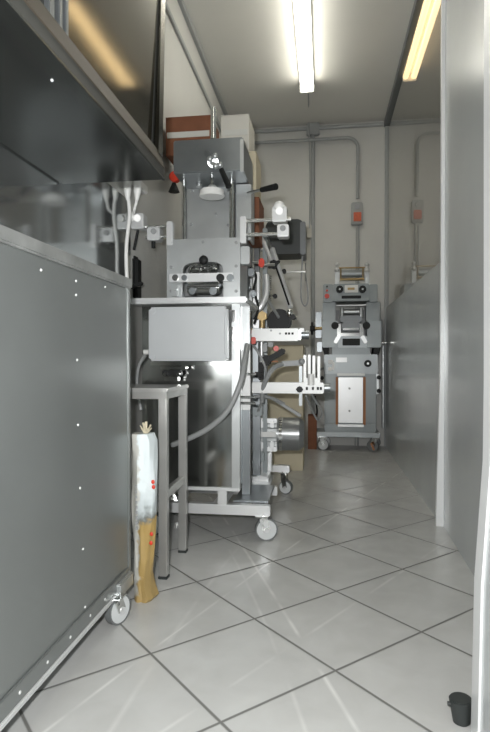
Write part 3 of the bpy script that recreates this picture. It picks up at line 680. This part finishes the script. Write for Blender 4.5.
Q('dark_bracket', 'black_plastic', lambda b: (pbox(b, 262, 270, 355, 366, 3.62, .1, .012), pbox(b, 258, 263, 340, 380, 3.7, .05, .006), b.bar(at(268, 360, 3.65), at(285, 350, 3.65), .04, .04, .01), pbox(b, 253, 262, 372, 377, 3.58, .06, .01)))
Q('red_button', 'red_plastic', lambda b: (ycyl(b, 276, 348.5, 3.6, .03, .018, n=14)))
Q('tool_bar', 'orange_strip', lambda b: b.bar(at(260, 361, 3.72), at(278, 361.5, 3.72), .012, .012))
# motor, axis along the room's width
zm = Z(434.5, 3.9, 275); ym = 3.95
def motor(b):
    xa, xb2 = X(256, ym), X(279, ym)
    b.cyl((xa, ym, zm), (xb2, ym, zm), .085, n=32, bev=.006)
    for k in range(16):
        a = 2*math.pi*k/16; b.bar((xa+.02, ym+.088*math.cos(a), zm+.088*math.sin(a)), (xb2-.01, ym+.088*math.cos(a), zm+.088*math.sin(a)), .008, .02)
mo = Q('motor', 'machined', motor)
Q('fan_cover', 'fan_paint', lambda b: (b.cyl((X(278, ym), ym, zm), (X(300, ym), ym, zm), .117, n=36, bev=.006), b.cyl((X(300, ym), ym, zm), (X(304, ym), ym, zm), .115, .09, n=36)), mo, label='dark round fan cover')
Q('motor_band', 'chrome', lambda b: (b.ring((X(281.5, ym), ym, zm), (1, 0, 0), .120, .01, .02)), mo)
Q('motor_flange', 'alu', lambda b: (b.box(X(253, ym), X(257, ym), ym-.1, ym+.1, zm-.12, zm+.12, .006), pbox(b, 256, 277, 418.5, 423, ym-.09, .05, .004), pbox(b, 256, 277, 447, 451.5, ym-.09, .05, .004)), mo)
Q('lug', 'alu', lambda b: (pbox(b, 259, 263, 421, 428, ym-.11, .04, .004), pbox(b, 270, 274, 421, 428, ym-.11, .04, .004), pbox(b, 259, 263, 442, 449, ym-.11, .04, .004), pbox(b, 270, 274, 442, 449, ym-.11, .04, .004)), mo)
Q('motor_plate', 'white_plastic', lambda b: pbox(b, 256, 276, 432, 437, ym-.108, .02, .002), mo)
Q('motor_stand', 'alu', lambda b: b.box(X(262, ym), X(272, ym), ym-.04, ym+.04, Z(466, 4.12, 270), zm-.1, .004))
Q('motor_cable', 'cable_grey', lambda b: b.tube([at(270, 450, 3.9), at(263, 455, 3.88), at(255, 456, 3.85)], .010))
# upper group
dm = Q('drive_box', 'rubber', lambda b: rbox(b, 265.5, 304, 219.5, 254, 4.2, .25, .055), label='black rounded drive housing')
Q('drive_rim', 'frame_dark', lambda b: rbox(b, 300, 305.5, 221.5, 254.5, 4.185, .28, .015), dm)
Q('drive_bracket', 'machined', lambda b: (b.box(X(253, 4.2), X(268, 4.2), 4.28, 4.34, Z(248, 4.2, 260), Z(232, 4.2, 260), .004), b.box(X(262, 3.85), X(267, 3.85), 3.86, 4.3, Z(240, 3.85, 260), Z(234, 3.85, 260), .003)))
Q('strut', 'alu', lambda b: (b.bar(at(272, 248, 3.8), at(291, 308, 3.7), .028, .03, .004), b.cyl(at(262, 238, 3.86), at(272, 262, 3.82), .014)))
Q('strut_groove', 'black_plastic', lambda b: (b.bar(at(274.3, 262, 3.765), at(289, 305, 3.675), .007, .01)))
Q('strut_end', 'chrome', lambda b: (b.ball(at(289.5, 313, 3.68), .024), b.bar(at(289, 310, 3.68), at(296, 320, 3.66), .02, .02, .004)))
Q('strut_clamp', 'black_plastic', lambda b: (ycyl(b, 273.5, 264, 3.74, .05, .03, n=8), b.bar(at(268, 268, 3.75), at(280, 261, 3.75), .022, .022, .006)))
Q('dark_knob', 'black_plastic', lambda b: (ycyl(b, 284, 271, 3.8, .03, .016, n=10), ycyl(b, 275, 296, 3.8, .03, .016, n=10), ycyl(b, 293, 317, 3.65, .03, .018, n=10)))
Q('thin_rod', 'chrome', lambda b: (hcyl(b, 284, 306, 272, 3.82, .005, n=8), pcyl(b, 305.5, 263, 281, 3.82, .005, n=8), hcyl(b, 264, 277, 296, 3.82, .006, n=8)))
Q('loop_wire', 'cable_grey', lambda b: b.tube([at(302.5, 256, 4.2), at(301, 285, 4.2), at(301.5, 300, 4.2), at(305, 306, 4.2), at(308, 300, 4.2), at(307, 285, 4.2), at(305.5, 275, 4.2)], .006, n=8))
Q('red_handle', 'red_plastic', lambda b: (pbox(b, 258.5, 264, 258, 267, 3.5, .03, .008)))
Q('handle_rod', 'chrome', lambda b: (hcyl(b, 252, 259, 262.5, 3.52, .01, n=10), hcyl(b, 263, 275, 265, 3.72, .01, n=10)))
Q('feed_tube', 'alu', lambda b: (b.tube([at(266, 275, 3.7), at(266.5, 292, 3.68), at(262, 305, 3.66), at(256, 312, 3.66)], .020), pcyl(b, 258, 274, 300, 3.62, .016, n=14)))
Q('gear_cover', 'black_plastic', lambda b: (ycyl(b, 279, 321, 3.82, .08, .085, n=24, bev=.01), ycyl(b, 256, 316, 3.75, .04, .03, n=16)), label='dark toothed gear')
Q('gear_hub', 'brass', lambda b: (ycyl(b, 262, 316, 3.62, .05, .034, n=6), pcyl(b, 262, 320, 328, 3.64, .02, n=12)))
Q('guide_post', 'alu', lambda b: (pcyl(b, 261.5, 320, 362, 3.66, .014, n=14)))
Q('clamp_pair', 'machined_dark', lambda b: (pbox(b, 244, 254, 268, 276, 3.55, .06, .006), pcyl(b, 246, 276, 290, 3.56, .02, n=12), pbox(b, 243, 250, 284, 290, 3.55, .05, .01), pbox(b, 250, 256, 290, 297, 3.58, .05, .01)))
# ------------------------------------------------------------------ boxes
def carton(name, u0, u1, v0, v1, Y, dep, m, label, floor=False, tape=True, group=None):
    z0 = 0 if floor else Z(v1, Y, (u0+u1)/2)
    t = thing(name, (X((u0+u1)/2, Y), Y+dep/2, z0), label, 'box', group)
    a, b_, c = X(u0, Y), X(u1, Y), Z(v0, Y, (u0+u1)/2)
    MB().box(a, b_, Y, Y+dep, z0, c-.006, .004).build('body', m, t)
    MB().box(a-.002, b_+.002, Y-.002, Y+dep/2-.004, c-.006, c, .001).build('flap', m, t)
    MB().box(a-.002, b_+.002, Y+dep/2+.004, Y+dep+.002, c-.006, c, .001).build('flap', m, t)
    if tape: MB().box((a+b_)/2-.03, (a+b_)/2+.03, Y-.004, Y, c-.09, c-.002).build('tape', 'tape', t)
    return t
YR = 3.66
zs_ = Z(240, YR, 220)
rk = thing('storage_rack', (-.85, 3.8, 0), 'steel rack behind the press that carries the cartons', 'rack')
xr0, xr1 = X(173, YR), X(247, YR)
for x in (xr0, xr1-.04):
    for y in (3.64, 3.92): MB().box(x, x+.04, y, y+.04, 0, zs_, .003).build('post', 'machined', rk)
for z in (.5, 1.1, zs_-.03): MB().box(xr0, xr1, 3.64, 3.96, z, z+.03, .003).build('shelf', 'machined', rk)
zsh = zs_
g_ = 'cartons on the rack behind the press'
def crt(u0, u1, z0, z1, m, label, Y=YR, dep=.3, tape=True):
    t = thing('carton', (X((u0+u1)/2, Y), Y+dep/2, z0), label, 'box', g_)
    a, b_ = max(X(u0, Y), XL+.02), X(u1, Y)
    MB().box(a, b_, Y, Y+dep, z0, z1-.006, .004).build('body', m, t)
    MB().box(a-.001, b_+.001, Y, Y+dep/2-.004, z1-.006, z1, .001).build('flap', m, t)
    MB().box(a-.001, b_+.001, Y+dep/2+.004, Y+dep, z1-.006, z1, .001).build('flap', m, t)
    if tape: MB().box(a+.01, b_-.01, Y-.003, Y, z0+(z1-z0)*.45, z0+(z1-z0)*.6).build('tape', 'tape', t)
zA, zB, zC, zD = Z(197, YR, 250), Z(152, YR, 240), Z(139, YR, 190), Z(115, YR, 230)
crt(221, 259, zsh, zA, 'carton_brown', 'brown carton standing on the rack shelf, right behind the press', tape=False)
crt(222, 256, zA, zB, 'carton_cream', 'cream carton in the middle of the stack behind the press', tape=False)
crt(221, 249, zB, zD, 'carton_white', 'white carton on top of the stack, right of the spindle')
for u in (191, 211):
    for y in (3.66, 3.92): MB().box(X(u, 3.66)-.012, X(u, 3.66)+.012, y-.012, y+.012, zs_, zB-.02, .003).build('post', 'machined', rk)
MB().box(X(190, 3.66)-.02, X(212, 3.66)+.02, 3.64, 3.95, zB-.02, zB, .003).build('shelf', 'machined', rk)
crt(166, 211, zB, Z(116, YR, 190), 'carton_brown', 'brown carton on top of the stack, left of the spindle')
cb = carton('carton', 264, 303, 345, 468, 5.02, .4, 'carton_cream', 'large plain beige carton standing on the floor behind the motor', True, False)
cb2 = carton('carton', 308, 316.8, 415.5, 447, 6.25, .2, 'carton_brown', 'small brown carton on the floor at the left of the far press', True, False)
MB().tube([at(316, 419, 6.3), at(317, 410, 6.35), at(315, 396, 6.4)], .01, n=8).build('strap', 'black_plastic', cb2)
# ------------------------------------------------------------------ far press
YP = 6.14
fp = thing('pad_press', (X(350, YP), YP+.2, 0), 'grey press on castors against the back wall, beside the right partition', 'machine')
def R_(name, m, f, parent=None, label=None): return P(name, m, f, parent or fp, label)
R_('base_plate', 'machine_light', lambda b: pbox(b, 317, 380.5, 432.5, 437.5, YP, .38, .006))
zbp = Z(437.5, YP, 350)
for u, y in ((321, YP+.08), (375, YP+.08), (323, YP+.33), (377, YP+.33)):
    caster(fp, X(u, y), y, .062, zbp, w=.05, spin=.2 if u < 350 else 2.9, wm='wheel' if u < 350 else 'wheel_tyre')
R_('foot_brake', 'orange_strip', lambda b: b.bar(at(371, 443, YP), at(374, 450, YP), .02, .02))
R_('lower_body', 'machine_paint', lambda b: pbox(b, 324.5, 376.5, 372, 432.5, YP+.04, .34, .008))
R_('lower_step', 'machine_paint', lambda b: pbox(b, 325, 376, 424, 432.5, YP+.01, .06, .008))
R_('service_panel', 'alu', lambda b: pbox(b, 338.5, 363, 377.5, 423, YP+.0, .05, .004), label='pale brushed metal panel')
R_('panel_strip', 'orange_strip', lambda b: (pbox(b, 335.8, 338.2, 377, 426, YP+.01, .05, .002), pbox(b, 363.3, 365.8, 377, 426, YP+.01, .05, .002)))
R_('panel_foot', 'alu', lambda b: pbox(b, 338, 364, 424.5, 427, YP-.01, .05, .002))
for v in (388.5, 411): R_('panel_screw', 'dim_plastic', lambda b: ycyl(b, 349.5, v, YP-.008, .02, .012, n=12))
R_('panel_lip', 'alu_white', lambda b: (pbox(b, 337, 365, 373.5, 376, YP-.005, .05, .004)))
R_('control_band', 'machine_light', lambda b: pbox(b, 324, 378, 354.5, 374, YP+.02, .36, .008))
R_('label_plate', 'edge_white', lambda b: pbox(b, 336, 347, 357.5, 362.3, YP-.01, .035, .002), label='white label plate')
R_('white_fitting', 'white_plastic', lambda b: (pbox(b, 328, 333, 360, 364, YP-.02, .05, .006), pbox(b, 328, 332, 367, 371, YP-.02, .05, .006), pbox(b, 332, 334.5, 362, 370, YP-.02, .05, .004)))
R_('round_knob', 'black_plastic', lambda b: (ycyl(b, 368, 363.5, YP-.04, .06, .038, n=20, bev=.006)))
R_('knob_hub', 'alu', lambda b: ycyl(b, 368, 363.5, YP-.048, .02, .012, n=12))
R_('side_knob', 'black_plastic', lambda b: (ycyl(b, 379, 377.5, YP+.05, .06, .022, n=14), ycyl(b, 379, 391, YP+.05, .06, .022, n=14), ycyl(b, 322, 378, YP+.05, .05, .022, n=14)))
R_('side_bracket', 'machined', lambda b: pbox(b, 376, 379, 374, 394, YP+.1, .06, .003))
# waist
R_('waist', 'machine_paint', lambda b: pbox(b, 332, 370, 346, 355, YP+.05, .3, .006))
R_('dark_wedge', 'black_plastic', lambda b: (b.prism([(X(322, YP+.03), Z(347, YP, 325)), (X(329, YP+.03), Z(347, YP, 325)), (X(329, YP+.03), Z(357, YP, 325)), (X(325, YP+.03), Z(357, YP, 325))], YP+.03, YP+.33),
    b.prism([(X(374, YP+.03), Z(347, YP, 375)), (X(381, YP+.03), Z(347, YP, 375)), (X(378, YP+.03), Z(357, YP, 375)), (X(373, YP+.03), Z(357, YP, 375))], YP+.03, YP+.33)))
# table housing
R_('table_cheek', 'machine_paint', lambda b: pbox(b, 322, 338, 320.5, 347.5, YP, .38, .010))
R_('table_cheek', 'machine_paint', lambda b: pbox(b, 367, 381.5, 320.5, 347.5, YP, .38, .010))
R_('table_front', 'machine_light', lambda b: pbox(b, 338, 367, 336, 347.5, YP+.01, .3, .006))
R_('black_slot', 'black_plastic', lambda b: pbox(b, 342.5, 360, 338.5, 345.5, YP-.01, .03, .004))
R_('upper_cheek', 'machine_paint', lambda b: (pbox(b, 322.5, 335.5, 302, 321, YP+.08, .28, .008), pbox(b, 366, 379.5, 302, 321, YP+.08, .28, .008)))
R_('back_panel', 'dim_plastic', lambda b: pbox(b, 334, 368, 310, 340, YP+.25, .06, .004))  # darker colour stands in for the shade inside the press opening
R_('print_table', 'frame_dark', lambda b: (pbox(b, 340, 362, 316, 322, YP+.03, .15, .006), pbox(b, 342, 360, 322, 331, YP+.0, .1, .01)))
R_('slide', 'chrome', lambda b: (pbox(b, 338, 363.5, 333, 336, YP-.02, .06, .004), b.bar(at(339, 324, YP-.01), at(339, 337, YP-.01), .025, .04, .004), b.bar(at(361.5, 324, YP-.01), at(361.5, 337, YP-.01), .025, .04, .004), b.bar(at(343, 329, YP-.03), at(359, 329, YP-.03), .02, .02, .004)))
R_('slide_guide', 'alu', lambda b: (b.bar(at(335, 343, YP-.02), at(339, 336, YP-.02), .03, .04, .006), b.bar(at(366, 343, YP-.02), at(362, 336, YP-.02), .03, .04, .006)))
R_('roller_cap', 'black_plastic', lambda b: (ycyl(b, 335, 325.5, YP-.03, .08, .04, n=20, bev=.006), ycyl(b, 366.5, 325.5, YP-.03, .08, .04, n=20, bev=.006)))
R_('roller', 'machined', lambda b: (hcyl(b, 340, 362, 312, YP+.1, .03, n=18), pcyl(b, 342, 308, 318, YP+.08, .022, n=14), pcyl(b, 361, 308, 318, YP+.08, .022, n=14)))
R_('roller_bar', 'alu', lambda b: (hcyl(b, 336, 366, 305.5, YP+.06, .014, n=12)))
# head
R_('head', 'machine_paint', lambda b: pbox(b, 333, 369, 283.5, 301, YP-.02, .36, .010))
R_('head_wing', 'machine_paint', lambda b: pbox(b, 323, 333, 284, 302, YP+.02, .3, .008))
R_('head_wing', 'machine_paint', lambda b: pbox(b, 369, 377.5, 284, 302, YP+.02, .3, .008))
R_('head_plate', 'white_plastic', lambda b: pbox(b, 344.5, 358, 285, 292.5, YP-.035, .02, .004), label='white plate with a yellow emblem')
R_('emblem', 'brass', lambda b: pbox(b, 347.5, 354.5, 287.5, 289.8, YP-.042, .01, .002))
R_('head_slot', 'black_plastic', lambda b: pbox(b, 341.5, 361, 295.5, 298.5, YP-.028, .02, .003))
for u in (339.8, 362.7):
    k = R_('head_knob', 'black_plastic', lambda b: (ycyl(b, u, 289, YP-.07, .06, .040, n=10, bev=.008)))
    R_('knob_cap', 'machined', lambda b: ycyl(b, u, 289, YP-.08, .02, .010, n=12), k)
R_('stop_button', 'red_plastic', lambda b: (ycyl(b, 327, 296, YP-.03, .06, .026, n=18, bev=.006), ycyl(b, 327, 290.5, YP-.01, .04, .012, n=12)), label='red stop button')
R_('switch', 'black_plastic', lambda b: (ycyl(b, 327, 286.5, YP-.0, .03, .010, n=10)))
for u in (337, 367):
    R_('post', 'machined', lambda b: pbox(b, u-2.2, u+2.2, 268, 284, YP+.05, .06, .006))
    R_('post_cap', 'alu_white', lambda b: (b.ball(at(u, 264.5, YP+.07), .022), b.ball(at(u, 270, YP+.05), .026), pcyl(b, u, 264, 270, YP+.07, .012, n=10)))
R_('top_frame', 'brass', lambda b: (hcyl(b, 339, 365, 268, YP+.08, .008, n=8), hcyl(b, 340, 364, 279.5, YP+.08, .014, n=10), pcyl(b, 340.8, 268, 280, YP+.08, .008, n=8), pcyl(b, 363, 268, 280, YP+.08, .008, n=8)))
R_('frame_roller', 'machine_light', lambda b: hcyl(b, 341, 362.5, 274, YP+.14, .04, n=16))
# side gear: handwheel and pipes
R_('side_box', 'machined_dark', lambda b: (pbox(b, 315.5, 321.5, 312, 338, YP+.12, .12, .006), pbox(b, 317, 322, 342, 352, YP+.12, .1, .006)))
hw = R_('handwheel', 'black_plastic', lambda b: (b.cyl(at(311, 328.5, YP+.1), at(313, 328.5, YP+.1), .075, n=10, bev=.006), b.cyl(at(310, 328.5, YP+.1), at(315, 328.5, YP+.1), .03, n=14)))
R_('wheel_shaft', 'brass', lambda b: hcyl(b, 313.5, 322.5, 328.5, YP+.1, .018, n=12), hw)
R_('side_pipe', 'machined', lambda b: (b.tube([at(378, 303, YP+.2), at(379.5, 304, YP+.2), at(379.5, 319, YP+.2), at(382, 322, YP+.2), at(382.5, 345, YP+.2)], .012, n=8, sm=3), pcyl(b, 383, 346, 428, YP+.3, .016, n=10)))
R_('side_rod', 'chrome', lambda b: hcyl(b, 381, 387, 343, YP+.15, .01, n=10))
R_('left_pipe', 'cable_grey', lambda b: b.tube([at(320, 405, YP+.1), at(313, 395, YP+.1), at(313, 380, YP+.1), at(320, 370, YP+.12), at(325, 368, YP+.15)], .012, n=8))
# ------------------------------------------------------------------ light
def area(name, loc, rot, sx, sy, e, col=(1, 1, 1), spread=None):
    l = bpy.data.lights.new(name, 'AREA'); l.shape = 'RECTANGLE'; l.size = sx; l.size_y = sy; l.energy = e; l.color = col
    o = bpy.data.objects.new(name, l); C.objects.link(o); o.location = loc; o.rotation_euler = rot; return o
fl = area('camera_flash', (-.07, -.02, .90+.10), (math.radians(97), 0, YAW), .05, .03, 42, (1, 1, 1))
w = bpy.data.worlds.new('World'); bpy.context.scene.world = w; w.use_nodes = True
w.node_tree.nodes['Background'].inputs[0].default_value = (.5, .52, .55, 1); w.node_tree.nodes['Background'].inputs[1].default_value = .05
# ------------------------------------------------------------------ camera
cam = bpy.data.cameras.new('camera'); co = bpy.data.objects.new('camera', cam); C.objects.link(co)
cam.sensor_fit = 'VERTICAL'; cam.sensor_height = 36; cam.lens = 36*F/732; cam.clip_start = .02
co.location = (0, 0, S); co.rotation_euler = (math.pi/2-PITCH, 0, YAW)
sc = bpy.context.scene; sc.camera = co
sc.view_settings.view_transform = 'Standard'; sc.view_settings.look = 'None'; sc.view_settings.gamma = 1
sc.view_settings.use_curve_mapping = False; sc.view_settings.exposure = 0.15
